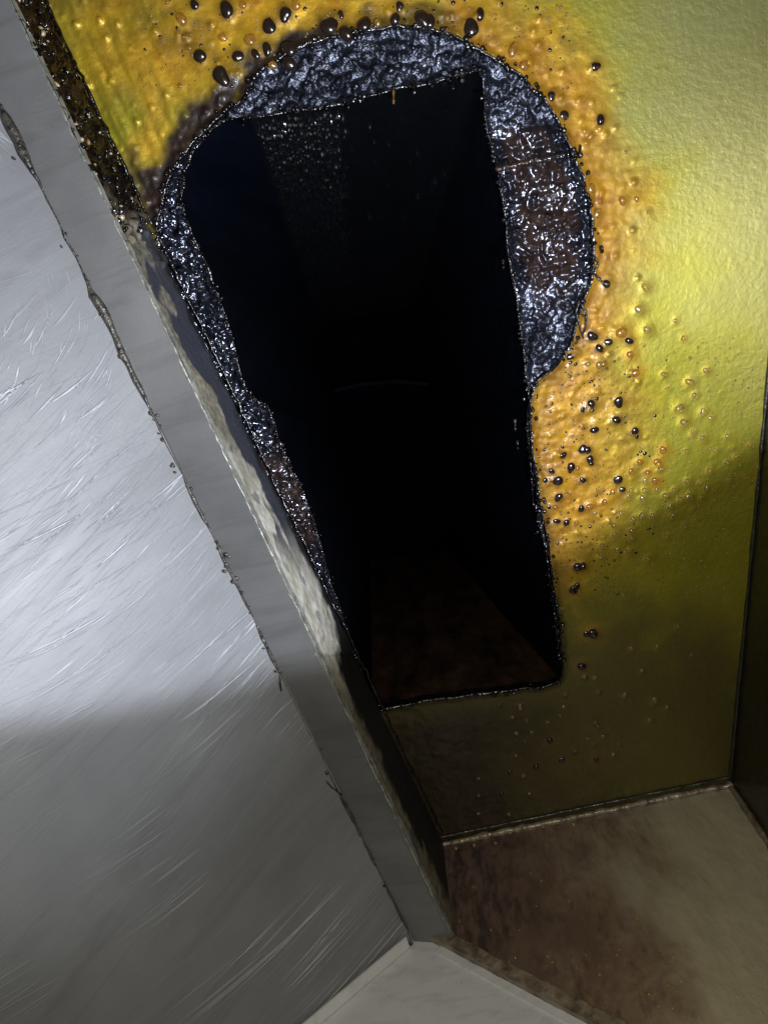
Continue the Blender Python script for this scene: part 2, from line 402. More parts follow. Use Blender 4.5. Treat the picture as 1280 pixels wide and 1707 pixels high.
# lines of the setting on the ceiling level
e0, e1 = onz(700, 1415, H), onz(1217, 1308, H)                    # ceiling meets end panel
edir = (e1-e0)/np.linalg.norm(e1-e0); enrm = np.array([edir[1], -edir[0], 0.])
if np.dot(enrm, CAM-e0) < 0: enrm = -enrm
r0, r1 = onz(1281, 640, H), e1.copy()                             # ceiling meets right side panel
rdir = (r0-r1)/np.linalg.norm(r0-r1)
def onend(u, v, off=0): return onplane(u, v, e0+enrm*off, enrm)
# channel: straight edges
sl0, sl1 = onz(2, 172, ZS), onz(462, 1100, ZS)
sr0, sr1 = onz(97, 170, ZS), onz(540, 1100, ZS)
def line_to_end(a, b):
    d = b-a; t = np.dot(e0-a, enrm)/np.dot(d, enrm); return a+d*t
SLb, SRb = onend(690, 1570), onend(760, 1575)
def back(a, end, L):
    d = (a-end)/np.linalg.norm(a-end); return end+d*L
SLa = back(sl0, SLb, 1.35); SRa = back(sr0, SRb, 1.35)
print('strip end px', proj(SLb), proj(SRb))
wdir = (SRb-SRa)/np.linalg.norm(SRb-SRa); wn = np.array([wdir[1], -wdir[0], 0.]);
if wn[0] < 0: wn = -wn

drops = []
def dl(ox, oy, sc, lst):
    for t in lst: drops.append((ox+t[0]/sc, oy+t[1]/sc, t[2]/sc, t[3] if len(t) > 3 else None))
dl(780, 450, 2.56, [(590,60,17,'k'),(755,75,17),(728,167,20),(765,257,20),(885,217,10),(918,292,10),(530,283,24,'k'),(655,268,24,'a'),(687,303,16,'k'),(597,308,16,'k'),(562,335,19,'k'),(693,362,18,'a'),(437,370,18,'k'),(512,402,12),(560,406,18,'a'),(580,402,14,'a'),(713,441,18,'a'),(835,445,12),(1017,430,12),(945,478,17),(968,535,11),(850,505,8),(525,572,20,'k'),(530,598,9,'k'),(490,597,12,'k'),(642,565,20,'k'),(903,590,18),(1003,604,15),(1035,632,10),(633,640,20,'k'),(920,650,18),(540,685,16,'k'),(712,688,16,'k'),(720,712,9,'k'),(960,695,13),(1000,718,14),(1105,710,10),(1203,748,9),(1127,762,9),(490,766,20,'k'),(510,768,16,'k'),(405,792,16,'k'),(520,808,18,'k'),(524,826,12,'k'),(832,770,16,'a'),(735,822,14,'a'),(808,820,16,'a'),(1057,773,8),(932,772,9),(1143,800,12),(1105,822,9),(440,842,18,'k'),(467,848,12,'a'),(695,862,13,'a'),(770,865,15,'a'),(820,848,11),(1030,860,13),(1237,845,8),(357,860,14,'k'),(383,900,22,'k'),(330,900,12,'k'),(490,898,14,'k'),(640,896,18,'k'),(755,900,11),(798,902,16,'a'),(935,902,13),(990,910,10),(1017,930,12),(1052,940,8),(1113,900,8),(1158,885,6),(1187,887,7),(552,942,8),(618,948,13,'a'),(658,938,13,'k'),(693,940,8),(755,940,12),(805,938,7),(880,938,11),(685,970,12),(745,978,14),(842,963,13),(943,967,15),(905,982,11),(997,970,12),(1048,982,7),(582,993,15,'a'),(483,1020,15,'k'),(520,1010,15,'a'),(540,1040,12),(655,1038,14),(702,1062,9),(740,1050,13),(787,1052,14),(872,1050,12),(862,1010,12),(957,1022,8),(970,1068,9),(925,1093,9),(420,1080,14,'k'),(463,1083,13,'a'),(380,1075,14,'k'),(622,1093,14),(628,1132,13),(697,1115,12),(702,1148,10),(845,1138,10),(520,1167,8),(572,1180,12),(637,1192,11),(685,1208,13),(565,1230,11),(767,1232,11),(385,970,20,'k'),(375,1015,14,'a'),(468,1268,20,'k'),(488,1264,17,'k')])
dl(780, 900, 2.56, [(448,214,18,'k'),(462,200,15,'k'),(402,294,9),(532,400,20,'k'),(505,402,13,'k'),(485,540,18,'k'),(540,590,10),(667,662,12),(695,465,12),(807,458,9),(895,372,9),(955,493,6),(795,685,14),(848,718,10),(775,770,10),(408,716,10),(222,718,8),(190,760,9),(393,752,7),(250,775,8),(340,780,9),(273,823,8),(207,828,9),(553,797,7),(575,840,10),(512,852,7),(350,858,14,'k'),(400,940,12,'k'),(547,940,11,'k'),(617,918,10),(290,970,12,'k'),(180,997,10,'k'),(237,1008,10),(45,1022,10),(145,1090,12,'k'),(45,1095,9),(262,1085,9),(45,1170,8),(175,1175,8),(740,560,9),(205,925,9,'a')])
dl(380, 0, 2.667, [(5,50,20,'k'),(65,20,18,'a'),(183,117,30,'k'),(255,65,30,'k'),(97,177,28,'a'),(302,22,22,'a'),(452,115,40,'k'),(502,67,17,'k'),(525,155,32,'k'),(607,115,28,'k'),(665,105,18,'a'),(743,88,26,'k'),(763,28,20,'k'),(865,95,32,'k'),(895,100,30,'k'),(1080,125,34,'k'),(1120,65,20,'k'),(45,250,28,'k'),(123,240,18,'k'),(173,218,26,'k'),(275,220,32,'k'),(275,285,28,'k'),(200,290,20,'a'),(1265,225,25,'a')])
dl(0, 0, 2.667, [(808,85,28,'a'),(890,250,26,'k'),(1010,45,32,'k'),(865,20,20,'k'),(990,165,18),(985,340,36,'k'),(840,210,12),(740,10,10),(820,165,8),(800,380,14,'a'),(720,305,8)])
dl(780, 0, 2.56, [(545,283,18,'k'),(565,512,22,'k'),(660,857,22,'a'),(720,850,12,'a'),(675,648,8),(523,805,22,'a'),(548,915,20,'a'),(240,280,26,'a'),(410,492,20,'k'),(355,410,18,'k'),(770,905,10),(185,215,14,'a')])
# ------------------------------------------------------------ ceiling panel
ceil = thing('ceiling_panel', 'yellow grease-filmed steel ceiling panel with a ragged round cut-out above the camera', 'ceiling panel', tuple(onz(1100, 500, H)))
def keep(c):
    d1 = (c[:, :2]-SRa[:2])@wn[:2]; d2 = (c[:, :2]-e0[:2])@enrm[:2]
    rn = np.array([rdir[1], -rdir[0]]);
    if np.dot(rn, CAM[:2]-r1[:2]) < 0: rn = -rn
    d3 = (c[:, :2]-r1[:2])@rn
    return (d1 > -.006) & (d2 > -.006) & (d3 > -.006)
V, Fc = cut_sheet(-.60, .56, -.66, .78, .0022, keep, CUT, H)
px = proj(V); u, v = px[:, 0], px[:, 1]; x, y = V[:, 0], V[:, 1]
_, _, dist = nearest(CUT, x, y)
warp = (fbm(x, y, .05, 21)-.5)
top = sstep(260, 60, v)*sstep(1000, 780, u)
rgt = sstep(.075, .010, dist+warp*.05)*sstep(0, 60, u-700)*sstep(1060, 900, v)
rdg = sstep(1120, 930, u+warp*120)*sstep(520, 600, v)*sstep(1010, 860, v)
amber = np.clip(np.maximum.reduce([top*(.75+warp), rgt, rdg]), 0, 1)*sstep(-20, 200, u)
amber = np.maximum(amber, sstep(330, 250, u)*sstep(420, 330, v)*(.25+warp*1.4)); amber = np.clip(amber, 0, 1)
wp = np.array([onz(a, b, H)[:2] for a, b in [(420, 80), (345, 135), (305, 175), (285, 225), (262, 262), (205, 262), (220, 300), (250, 380), (262, 420), (300, 300), (400, 190)]])
_, _, wd = nearest(wp, x, y); wd = np.where(inside(wp, x, y), wd, -wd)
wl = sstep(-.009, .010, wd+(fbm(x, y, .018, 22)-.5)*.03)
wet = np.maximum(sstep(.020, .003, dist+warp*.05+(fbm(x, y, .012, 30)-.5)*.02)*(.45+.55*sstep(900, 500, u)*sstep(500, 250, v)), wl)
wet = np.maximum.reduce([wet, sstep(.012, .002, dist+warp*.02)*sstep(560, 640, v)*.6, rgt*(.30+warp*.5), rdg*.22, top*sstep(520, 250, u)*sstep(.40, .75, fbm(x, y, .03, 33))*.5])
low = sstep(1120, 1230, v+.15*u)*0
lowl = sstep(1160, 760, u+warp*150)*sstep(1090, 1200, v+.12*(u-900))  # darkens the ceiling towards its lower left
wet = np.clip(np.maximum(wet, lowl*.9), 0, 1)
soot = sstep(930, 1130, v+.1*(1000-u)+warp*160)  # brown-grey dimming beyond the torch cone, put into the colour
pale = sstep(900, 1300, u-.35*(v-300)+warp*260)*sstep(900, 300, v)
ridges = fbm(x*.35+y*.08, y, .0052, 40, 2)-.5
lump = fbm(x, y, .016, 50, 3)-.5
z = H-(np.clip(amber*.6+.06+wet*.9, 0, 1.3)*(lump*.0022+(fbm(x, y, .005, 60, 2)-.5)*.0016))
z -= rdg*ridges*.0026
stre = fbm((x-.45*y)*1.0, y*.18, .006, 70, 3)-.5
z -= sstep(330, 240, u)*sstep(420, 300, v)*stre*.004
z -= domes(x, y, .009, .0028, 80, np.clip(wet*.8+amber*.10, 0, 1)*sstep(0, 1100, 1400-v))
z -= sstep(.006, 0, dist)*.0025
for (u0, v0, r_, kd) in drops:                          # the film swells up round each drop and is stained by it
    p = onz(u0, v0, H); R_ = r_*((p-CAM)@FW)/F; q_ = np.where((np.abs(x-p[0]) < 5*R_) & (np.abs(y-p[1]) < 5*R_))[0]
    d2 = ((x[q_]-p[0])**2+(y[q_]-p[1])**2)/R_**2; z[q_] -= R_*.42*np.exp(-d2/1.9)
    if kd == 'k': wet[q_] = np.maximum(wet[q_], .75*np.exp(-(d2/2.0)**2))
    amber[q_] = np.maximum(amber[q_], (.8 if kd else .35)*np.exp(-d2/(7 if kd else 3)))
V[:, 2] = z
Fc = orient(V, Fc, CAM)
place(mesh_obj('steel_sheet', V, Fc, M_CEIL, ceil, attrs={'amber': amber, 'wet': wet, 'pale': pale, 'soot': soot}))
# black and tan bits stuck in the crust of the channel's upper side are built with the channel
# cut edge (thickness of the sheet) with hanging beads
def edge_wall(L, z0, z1, name, mat, parent, amp=.002, seed=9, rows=5):
    n = len(L); V = []
    T = np.roll(L, -1, 0)-np.roll(L, 1, 0); T /= np.linalg.norm(T, axis=1)[:, None]; N = np.stack([T[:, 1], -T[:, 0]], -1)
    for i in range(n):
        for k in range(rows):
            a = k/(rows-1); w = (vn(np.array([i*1.]), np.array([k*2.]), 2.5, seed)[0]-.5)*amp*math.sin(math.pi*a)*2
            V.append((L[i, 0]+N[i, 0]*w, L[i, 1]+N[i, 1]*w, z0+(z1-z0)*a))
    return place(mesh_obj(name, V, gridfaces(n, rows, closed=True), mat, parent))
edge_wall(CUT, H-.001, ZC+.001, 'cut_edge', M_WET, ceil)
def outline_tube(L, z, r, seed, amp=.5):
    B = Beads(); n = len(L); s = np.arange(n+1); pts = np.c_[np.vstack([L, L[:1]]), np.full(n+1, z)]
    rad = r*(1+amp*2*(fbm(s*1., s*0., 5, seed, 2)-.5))
    B.tube(pts, rad, 8); return B
B = outline_tube(CUT, H+.0015, .0020, 11, .9)
for i in range(520):
    k = rng.integers(len(CUT)); p = CUT[k]; pp = proj(np.array([p[0], p[1], H]))
    if pp[1] > 1100 and rng.random() < .6: continue
    r = rng.uniform(.0007, .0026)*(1.25 if pp[1] < 300 else 1)
    B.add((p[0]+rng.normal(0, .0022), p[1]+rng.normal(0, .0022), H-.001-r*rng.uniform(0, .8)), r, 1, 1, rng.uniform(.8, 1.5))
place(B.build('grease_rim', M_WET, ceil, True))

# ------------------------------------------------------------ drops under the ceiling (parts of it)
def drop_mesh(name, mat, hang, seed):
    V, Fc = sphere_pts(18, 12); V = V.copy(); r = np.random.default_rng(seed)
    zz = V[:, 2].copy(); low_ = zz < 0
    V[low_, 2] *= hang; k = r.uniform(.85, 1.12); V[:, 0] *= k; V[:, 1] /= k
    V[:, :2] *= (1+.12*np.clip(zz, 0, 1))[:, None]; V[:, 2] = np.minimum(V[:, 2], .25)
    V[:, 2] += .06*np.sin(V[:, 0]*3+seed)*(V[:, 2] < 0)
    ph = np.arctan2(V[:, 1], V[:, 0]); V[:, :2] *= (1+r.uniform(.04, .16)*np.cos(2*ph+r.uniform(0, 6))+r.uniform(.02, .10)*np.cos(3*ph+r.uniform(0, 6)))[:, None]
    me = bpy.data.meshes.new(name); me.from_pydata([tuple(a) for a in V], [], Fc); me.polygons.foreach_set('use_smooth', [True]*len(me.polygons)); me.materials.append(mat); return me
DM = {'k': [drop_mesh('grease_drop', M_DK, h, i) for i, h in enumerate((.38, .5, .65, .45, .55, .35))],
      'a': [drop_mesh('grease_drop', M_DA, h, i+5) for i, h in enumerate((.4, .5, .65))],
      'y': [drop_mesh('grease_drop', M_DY, h, i+9) for i, h in enumerate((.5, .6, .75))]}
def zceil(xx, yy):
    i = np.argmin((V_c[:, 0]-xx)**2+(V_c[:, 1]-yy)**2); return V_c[i, 2]
V_c = V
for (u0, v0, r, kd) in drops:
    p = onz(u0, v0, H-.002); w = (p-CAM)@FW; R_ = r*w/F*.98
    kd = kd or ('y' if u0 > 960 or v0 > 1000 else 'a')
    o = bpy.data.objects.new('grease_drop', random.choice(DM[kd])); COL.objects.link(o); o.parent = ceil
    o.location = Vector((p[0], p[1], zceil(p[0], p[1])+R_*.05))-Vector(ceil.location)
    o.scale = (R_*random.uniform(.85, 1.2), R_*random.uniform(.8, 1.1), R_); o.rotation_euler = (0, 0, random.uniform(0, 6.28))
# fine mist of tiny drops
B = Beads()
for i in range(900):
    if rng.random() < .72:
        u0, v0 = rng.uniform(890, 1290), rng.uniform(560, 1010)
        if v0 > 1090-.0*u0: continue
    else: u0, v0 = rng.uniform(250, 1000), rng.uniform(-10, 130)
    p = onz(u0, v0, H)
    if inside(CUT, p[:1], p[1:2])[0]: continue
    r = rng.uniform(.0005, .0012)
    B.add((p[0], p[1], zceil(p[0], p[1])), r*1.3, 1, 1, .6, 7, 5)
place(B.build('fine_droplets', M_DY, ceil, True))
B = Beads()
for i in range(520):
    if rng.random() < .7: u0, v0 = 885+abs(rng.normal(0, 95))+(rng.uniform(0, 40)), rng.uniform(600, 990)
    else: u0, v0 = rng.uniform(230, 960), rng.uniform(0, 150)
    p = onz(u0, v0, H)
    if inside(CUT, p[:1], p[1:2])[0]: continue
    r = .0005+.0013*rng.random()**2.5
    B.add((p[0], p[1], zceil(p[0], p[1])), r, rng.uniform(.8, 1.7), rng.uniform(.8, 1.3), .55, 8, 5, rng.uniform(0, 3))
place(B.build('black_spatter', M_DK, ceil, True))
# stringy strands hanging from the right rim of the cut-out
for pts in ([(986, 418), (997, 440), (990, 455), (978, 452)], [(990, 455), (998, 466), (1008, 474)], [(968, 505), (977, 525), (976, 545), (970, 562)], [(966, 500), (960, 520), (966, 545), (972, 565)], [(967, 243), (966, 258)]):
    B = Beads(); P = [onz(a, b, H-.004-.004*math.sin(i*1.1)) for i, (a, b) in enumerate(pts)]
    Q = []
    for i in range(len(P)-1):
        for t in np.linspace(0, 1, 5, endpoint=False): Q.append(P[i]*(1-t)+P[i+1]*t)
    Q.append(P[-1]); B.tube(Q, np.linspace(.0014, .0008, len(Q))); place(B.build('grease_strand', M_BLK2, ceil))

# ------------------------------------------------------------ exhaust duct: collar plate, walls
duct = thing('exhaust_duct', 'black grease-caked exhaust duct opening in the yellow ceiling, rectangular shaft behind a round cut', 'exhaust duct', tuple(onz(700, 600, ZC)))
oc = loop_w(cut_px, H, 200); cen = oc.mean(0)
def keepc(c): return inside(cen+(oc-cen)*1.07, c[:, 0], c[:, 1])
V, Fc = cut_sheet(oc[:, 0].min()-.03, oc[:, 0].max()+.03, oc[:, 1].min()-.03, oc[:, 1].max()+.03, .0014, keepc, HOLE, ZC)
x, y = V[:, 0], V[:, 1]; px = proj(V); u, v = px[:, 0], px[:, 1]
_, _, dh = nearest(HOLE, x, y); _, _, dc = nearest(CUT, x, y)
left = sstep(620, 560, u+.0*v)*sstep(190, 240, v); topc = sstep(230, 200, v); rgt = sstep(780, 800, u)*(1-topc)
cover = np.clip(.55*topc+left*sstep(1150, 900, v)*(.55+.45*(v < 760))+rgt*.35, 0, 1)*(.35+1.1*fbm(x, y, .03, 90, 2))
z = -((fbm(x, y, .022, 91, 3)-.5)*.005+(fbm(x, y, .0055, 92, 2)-.5)*.0022)*(1-.5*topc)
z -= domes(x, y, .0058, .0026, 95, cover)+domes(x+.5, y+.2, .011, .0042, 99, cover*.5)
# curved ridges across the right-hand shelf
rd = np.sin((v+18*np.sin((u-900)/40.)+(fbm(x, y, .02, 93)-.5)*60)/5.2)
z -= rgt*sstep(330, 380, v)*sstep(480, 430, v)*rd*.0012
z -= sstep(.007, 0, dh)*.002+sstep(.006, 0, dc)*.002
brn = np.clip(rgt*sstep(.004, .022, dh)*sstep(.004, .02, dc)*sstep(560, 420, v)+left*sstep(740, 780, v)*sstep(960, 860, v)*.8, 0, .8)*np.clip(.3+1.4*fbm(x, y, .02, 98), 0, 1)
V[:, 2] = ZC+z
Fc = orient(V, Fc, CAM)
tcol = NT('crusted_collar')
bn = tcol.noise(60, 5, .65, src=tcol.map(sc=(1, 1, 1)))
cc = tcol.mix(tcol.attr('brown'), (.0065, .007, .010), tcol.mix(tcol.ramp(bn, [(.38, 0), (.66, 1)]), (.015, .008, .006), (.045, .025, .018)))
vs = tcol.n('TexVoronoi', feature='SMOOTH_F1'); vs.inputs['Scale'].default_value = 135; tcol.L(tcol.map(src=tcol.co), vs.inputs['Vector'])
bb = tcol.bump(vs.outputs['Distance'], -.0060, 1.0); bb = tcol.bump(tcol.noise(90, 1, .4), .0040, .6, bb); bb = tcol.bump(tcol.noise(480, 1, .4), .0012, tcol.attr('fine'), bb)
tcol.p.inputs['Coat Tint'].default_value = (.8, .86, 1, 1); tcol.p.inputs['Specular Tint'].default_value = (.72, .78, 1, 1)
M_COLL = tcol.set(col=cc, rough=tcol.mix(tcol.attr('fine'), (.15,)*3, (.42,)*3), norm=bb, spec=tcol.ramp(tcol.noise(38, 3, .6), [(.38, .12), (.6, 1.0)]), ior=1.75, coat=0, coatn=bb)
place(mesh_obj('collar_plate', V, Fc, M_COLL, duct, attrs={'brown': brn, 'fine': np.clip(.12+.7*topc+.6*rgt*sstep(430, 520, v), 0, 1)}))
# joint lines across the collar: raised laps
def lap(pts, r):
    B = Beads(); P = np.array([onz(a, b, ZC-.002) for a, b in pts]); t = np.linspace(0, len(P)-1, 40)
    Q = np.stack([np.interp(t, np.arange(len(P)), P[:, k]) for k in range(3)], -1)+rng.normal(0, .0005, (40, 3)); B.tube(Q, r*(1+.4*rng.random(40)))
    place(B.build('lap_joint', M_BLK, duct))
lap([(412, 772), (432, 762), (470, 738)], .0038); lap([(826, 283), (870, 272), (925, 262), (958, 255)], .003)
B = outline_tube(HOLE, ZC+.001, .0014, 17, .9)
for i in range(760):
    k = rng.integers(len(HOLE)); p = HOLE[k]; r = .0006+.0024*rng.random()**2
    B.add((p[0]+rng.normal(0, .0018), p[1]+rng.normal(0, .0018), ZC-.001-r*rng.uniform(0, 1)), r, 1, 1, rng.uniform(.9, 1.7))
place(B.build('hole_rim', M_WET, duct, True))
# drips hanging at the hole edge
for (a, b, L_, r, mt) in ((656, 150, .016, .0018, M_DA), (754, 126, .016, .002, M_WET), (581, 168, .010, .003, M_WET), (690, 140, .012, .0034, M_WET), (886, 800, .030, .0012, M_WET), (858, 700, .012, .0022, M_BLK2),
                          (862, 735, .010, .0022, M_WET), (838, 434, .010, .0024, M_WET), (884, 770, .012, .002, M_WET), (600, 160, .008, .0034, M_WET), (720, 134, .009, .003, M_WET), (893, 842, .008, .0024, M_WET), (770, 122, .011, .0036, M_BLK2)):
    B = Beads(); p = onz(a, b, ZC-.002); t = np.linspace(0, 1, 12)
    P = np.c_[np.full(12, p[0]), p[1]+L_*.85*t, p[2]-L_*.6*t]; rad = r*(1.0-.62*sstep(0, .6, t)+.45*np.exp(-((t-.82)/.12)**2)); rad[-1] = r*.12; rad[-2] = r*.5; B.tube(P, rad, 9); place(B.build('drip', mt, duct))
# shaft walls lofted from the hole to the elbow
VP = np.array([615., 770.]); KB = .40; ZB = CAMZ+(ZC-CAMZ)/KB*.98
corner_px = {'tl': (412, 196), 'tr': (800, 124), 'br': (931, 1130), 'bl': (620, 1178)}
def cidx(p):
    w = onz(*p, ZC)[:2]; return int(np.argmin(np.hypot(*(HOLE-w).T)))
ci = {k: cidx(p) for k, p in corner_px.items()}
HP = proj(np.c_[HOLE, np.full(len(HOLE), ZC)])
bq = {k: VP+(np.array(p)-VP)*KB for k, p in corner_px.items()}
def side(a, b, name, mat, amp, glint, rows=110, mcols=140):
    ia, ib = ci[a], ci[b]; n = len(HOLE)
    # go from a to b the short way along the outline
    fw = (ib-ia) % n; bw = (ia-ib) % n
    ids = [(ia+k) % n for k in range(fw+1)] if fw <= bw else [(ia-k) % n for k in range(bw+1)]
    L0 = HOLE[ids]; s = np.linspace(0, 1, len(ids)); m_ = max(mcols, len(ids)); ss = np.linspace(0, 1, m_)
    L0 = np.stack([np.interp(ss, s, L0[:, k]) for k in range(2)], -1)
    A, Bq = onz(*bq[a], ZB), onz(*bq[b], ZB); V = []
    fr = np.c_[L0, np.full(m_, ZC+.001)]; bk = A*(1-ss[:, None])+Bq*ss[:, None]
    tt = np.linspace(0, 1, rows)**2.3
    P = fr[:, None]*(1-tt[None, :, None])+bk[:, None]*tt[None, :, None]
    nrm = np.cross(Bq-A, fr[m_//2]-bk[m_//2]); nrm /= np.linalg.norm(nrm); cc_ = (np.r_[HOLE.mean(0), ZC+.2])
    if np.dot(nrm, cc_-P[m_//2, rows//2]) < 0: nrm = -nrm
    W_ = np.linalg.norm(Bq-A)*1.3; dd = np.linalg.norm(bk[m_//2]-fr[m_//2])
    X = (ss[:, None]*W_+0*tt[None]); Y = (tt[None]*dd+0*ss[:, None])
    h = (fbm(X, Y, .02, 120, 3)-.5)*amp
    if glint is not None: h = h+np.maximum(domes(X, Y*.7, .0075, .0044, 130, glint(ss[:, None]+0*tt[None], tt[None]+0*ss[:, None])), domes(X+.003, Y*.7, .0058, .0030, 135, glint(ss[:, None]+0*tt[None], tt[None]+0*ss[:, None])))
    h = h*sstep(0, .02, tt[None]+0*ss[:, None])*sstep(0, .03, ss[:, None])*sstep(1, .97, ss[:, None])*sstep(1, .97, tt[None])
    P = P+nrm*h[..., None]; P = P.reshape(-1, 3)
    o = mesh_obj(name, P, orient(P, gridfaces(m_, rows), cc_), mat, duct); place(o); return o
side('tl', 'bl', 'shaft_wall', M_DL, .002, None)
side('tl', 'tr', 'shaft_wall', M_DT, .003, lambda s, t: np.clip(1.0*1.3*sstep(.46, .2, s+t*.05)*sstep(.98, .3, t)+.008, 0, 1), 620, 420)
side('tr', 'br', 'shaft_wall', M_DL, .002, None)
side('bl', 'br', 'shaft_wall', M_DB, .002, None)
Bc = [onz(*bq[k], ZB) for k in ('tl', 'tr', 'br', 'bl')]
P, uu, vv = patch(*Bc, 30, 60); place(mesh_obj('elbow_back', P, orient(P, gridfaces(30, 60), CAM), M_DK0, duct))
B = Beads(); arc = [(556, 652), (600, 641), (660, 636), (720, 641), (770, 656), (812, 684), (838, 730), (850, 790)]
zA = CAMZ+(ZB-CAMZ)*.93
P = np.array([onz(a, b, zA) for a, b in arc]); t = np.linspace(0, 7, 50); Q = np.stack([np.interp(t, np.arange(8), P[:, k]) for k in range(3)], -1)
B.tube(Q, .004+.002*rng.random(50)); place(B.build('elbow_rim', mat_duct('elbow_rim_soot', (.003, .004, .006), (.009, .010, .014), .9, .001, 0.0), duct))

# ------------------------------------------------------------ channel (divider): face, web, lip, joint dirt
chan = thing('steel_channel', 'long grey steel channel running diagonally, its upright side caked with pale grease', 'steel channel', tuple((SLb+SRb)/2))
P, uu, vv = patch(SLa, SLb, SRb, SRa, 240, 12)
P[:, 2] += (fbm(uu*1.35, vv*.05, .12, 200)-.5)*.002
place(mesh_obj('channel_face', P, orient(P, gridfaces(240, 12), CAM), M_STRIP, chan))
# web from the channel's edge up to the ceiling
NU, NV = 900, 40
TRa = np.array([SRa[0], SRa[1], H+.002]); TRb = np.array([SRb[0], SRb[1], H+.002])-wdir*.004
P, uu, vv = patch(SRa, SRb, TRb, TRa, NU, NV)
q = proj(P); Ls = uu*1.35; Hs = vv*.1
wetw = sstep(470, 330, q[:, 1]+(fbm(Ls, Hs, .03, 210)-.5)*160)
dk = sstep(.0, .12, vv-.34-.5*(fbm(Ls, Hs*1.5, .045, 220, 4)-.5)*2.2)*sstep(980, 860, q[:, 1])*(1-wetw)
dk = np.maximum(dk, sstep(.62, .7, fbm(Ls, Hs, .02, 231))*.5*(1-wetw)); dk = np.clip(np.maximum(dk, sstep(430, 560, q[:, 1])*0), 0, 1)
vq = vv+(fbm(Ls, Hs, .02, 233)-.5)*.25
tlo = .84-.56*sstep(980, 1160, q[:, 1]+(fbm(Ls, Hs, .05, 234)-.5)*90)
darkenw = sstep(0, .13, vq-tlo)*(1-wetw)  # darker above a height that drops towards the end panel
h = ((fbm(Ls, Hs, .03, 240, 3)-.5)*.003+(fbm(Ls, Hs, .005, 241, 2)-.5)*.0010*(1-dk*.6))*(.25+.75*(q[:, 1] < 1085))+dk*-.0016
h += domes(Ls, Hs, .010, .0042, 250, wetw*.8)+domes(Ls+.3, Hs, .006, .0022, 255, wetw*.6)
h -= .003*sstep(.03, .0, np.abs(q[:, 1]-1088)/100.)+.002*(q[:, 1] > 1088)
P = P+wn*h[:, None]
place(mesh_obj('grease_caked_side', P, orient(P, gridfaces(NU, NV), CAM), M_WEB, chan, attrs={'wet': wetw, 'dark': dk, 'soot': darkenw, 'lit_band': sstep(640, 900, q[:, 1]+(fbm(Ls, Hs, .03, 236)-.5)*200)*sstep(1200, 1080, q[:, 1])}))
for nm, mt, cnt, lo, hi in (('black_crust', M_WET, 420, .0008, .0030), ('tan_chips', M_WEB2, 60, .0010, .0022)):
    B = Beads()
    for i in range(cnt):
        a = rng.uniform(0, .56); vz = rng.uniform(.02, .9); p = SRa*(1-a/1.35)+SRb*(a/1.35); p = p+[0, 0, (H-p[2])*vz]
        w = proj(p)
        if w[1] > 470-60*rng.random(): continue
        r = lo+(hi-lo)*rng.random()**2; B.add(p+wn*.002, r, rng.uniform(.7, 1.5), rng.uniform(.7, 1.8), rng.uniform(.6, 1.2), 8, 6, rng.uniform(0, 3))
    place(B.build(nm, mt, chan, True))
B = Beads(); t = np.linspace(0, 1, 220)[:, None]; Q = SRa*(1-t)+SRb*t+np.array([0, 0, .0015])-wn*.0005+rng.normal(0, .0004, (220, 3)); B.tube(Q, .0011+.0005*rng.random(220)); place(B.build('lip', M_EDGE, chan))
# return flange seen as a pale sliver at the lower right of the face
P, uu, vv = patch(SRa+wn*.001, SRb+wn*.001, SRb+wn*.0028+[0, 0, .004], SRa+wn*.0028+[0, 0, .004], 300, 4)
P[:, 2] += (fbm(uu*1.35, vv*.01, .01, 260)-.5)*.0015
P += wn*((fbm(uu*1.35, uu*0, .02, 261)-.5)*.003)[:, None]
place(mesh_obj('return_flange', P, orient(P, gridfaces(300, 4), CAM), M_EDGE, chan))
# joint dirt along the top of the web (ceiling corner) and crumbs on the channel's lower edge
B = Beads(); t = np.linspace(0, 1, 260)[:, None]; s = np.arange(260.)
Q = (TRa-[0, 0, .003])*(1-t)+(TRb-[0, 0, .003])*t+wn*.003+wn*((fbm(s, s*0, 6, 270)-.5)*.004)[:, None]
B.tube(Q+rng.normal(0, .0006, Q.shape), .0018+.004*(fbm(s, s*0, 4, 271)-.5)*.6); place(B.build('corner_seam', M_WET, chan))

# ------------------------------------------------------------ left plate
lowp = onend(530, 1707)
pdir = lowp-SLb; pdir_n = pdir/np.linalg.norm(pdir)
far = .75
A0 = SLa; A1 = SLb; A2 = SLb+pdir_n*far; A3 = SLa+pdir_n*far
plate = thing('hood_plate', 'large scratched grey steel plate along the lower left of the channel', 'steel plate', tuple((A1+A2)/2))
P, uu, vv = patch(A0, A1, A2, A3, 260, 120)
pn = np.cross(A1-A0, A3-A0); pn /= np.linalg.norm(pn)
if np.dot(pn, CAM-A0) < 0: pn = -pn
print('plate normal', pn, 'angle to cam', math.degrees(math.acos(np.dot(pn, (CAM-onplane(200, 1000, A0, pn))/np.linalg.norm(CAM-onplane(200, 1000, A0, pn))))))
P = P+pn*((fbm(uu*1.35, vv*far, .25, 300, 2)-.5)*.006)[:, None]-pn*.003
place(mesh_obj('plate_sheet', P, orient(P, gridfaces(260, 120), CAM), M_PLATE, plate))
B = Beads(); n = 420; t = np.linspace(0, 1, n)[:, None]; s = np.arange(n)*1.
Q = A0*(1-t)+A1*t+pdir_n*.0015+pdir_n*((fbm(s, s*0, 7, 310)-.5)*.004)[:, None]+pn*.001
pq = proj(Q)
rad = (.0004+.0036*np.clip(fbm(s, s*0, 12, 311)-.42, 0, 1)*2)*(.6+.7*sstep(1300, 200, pq[:, 1])); B.tube(Q, rad)
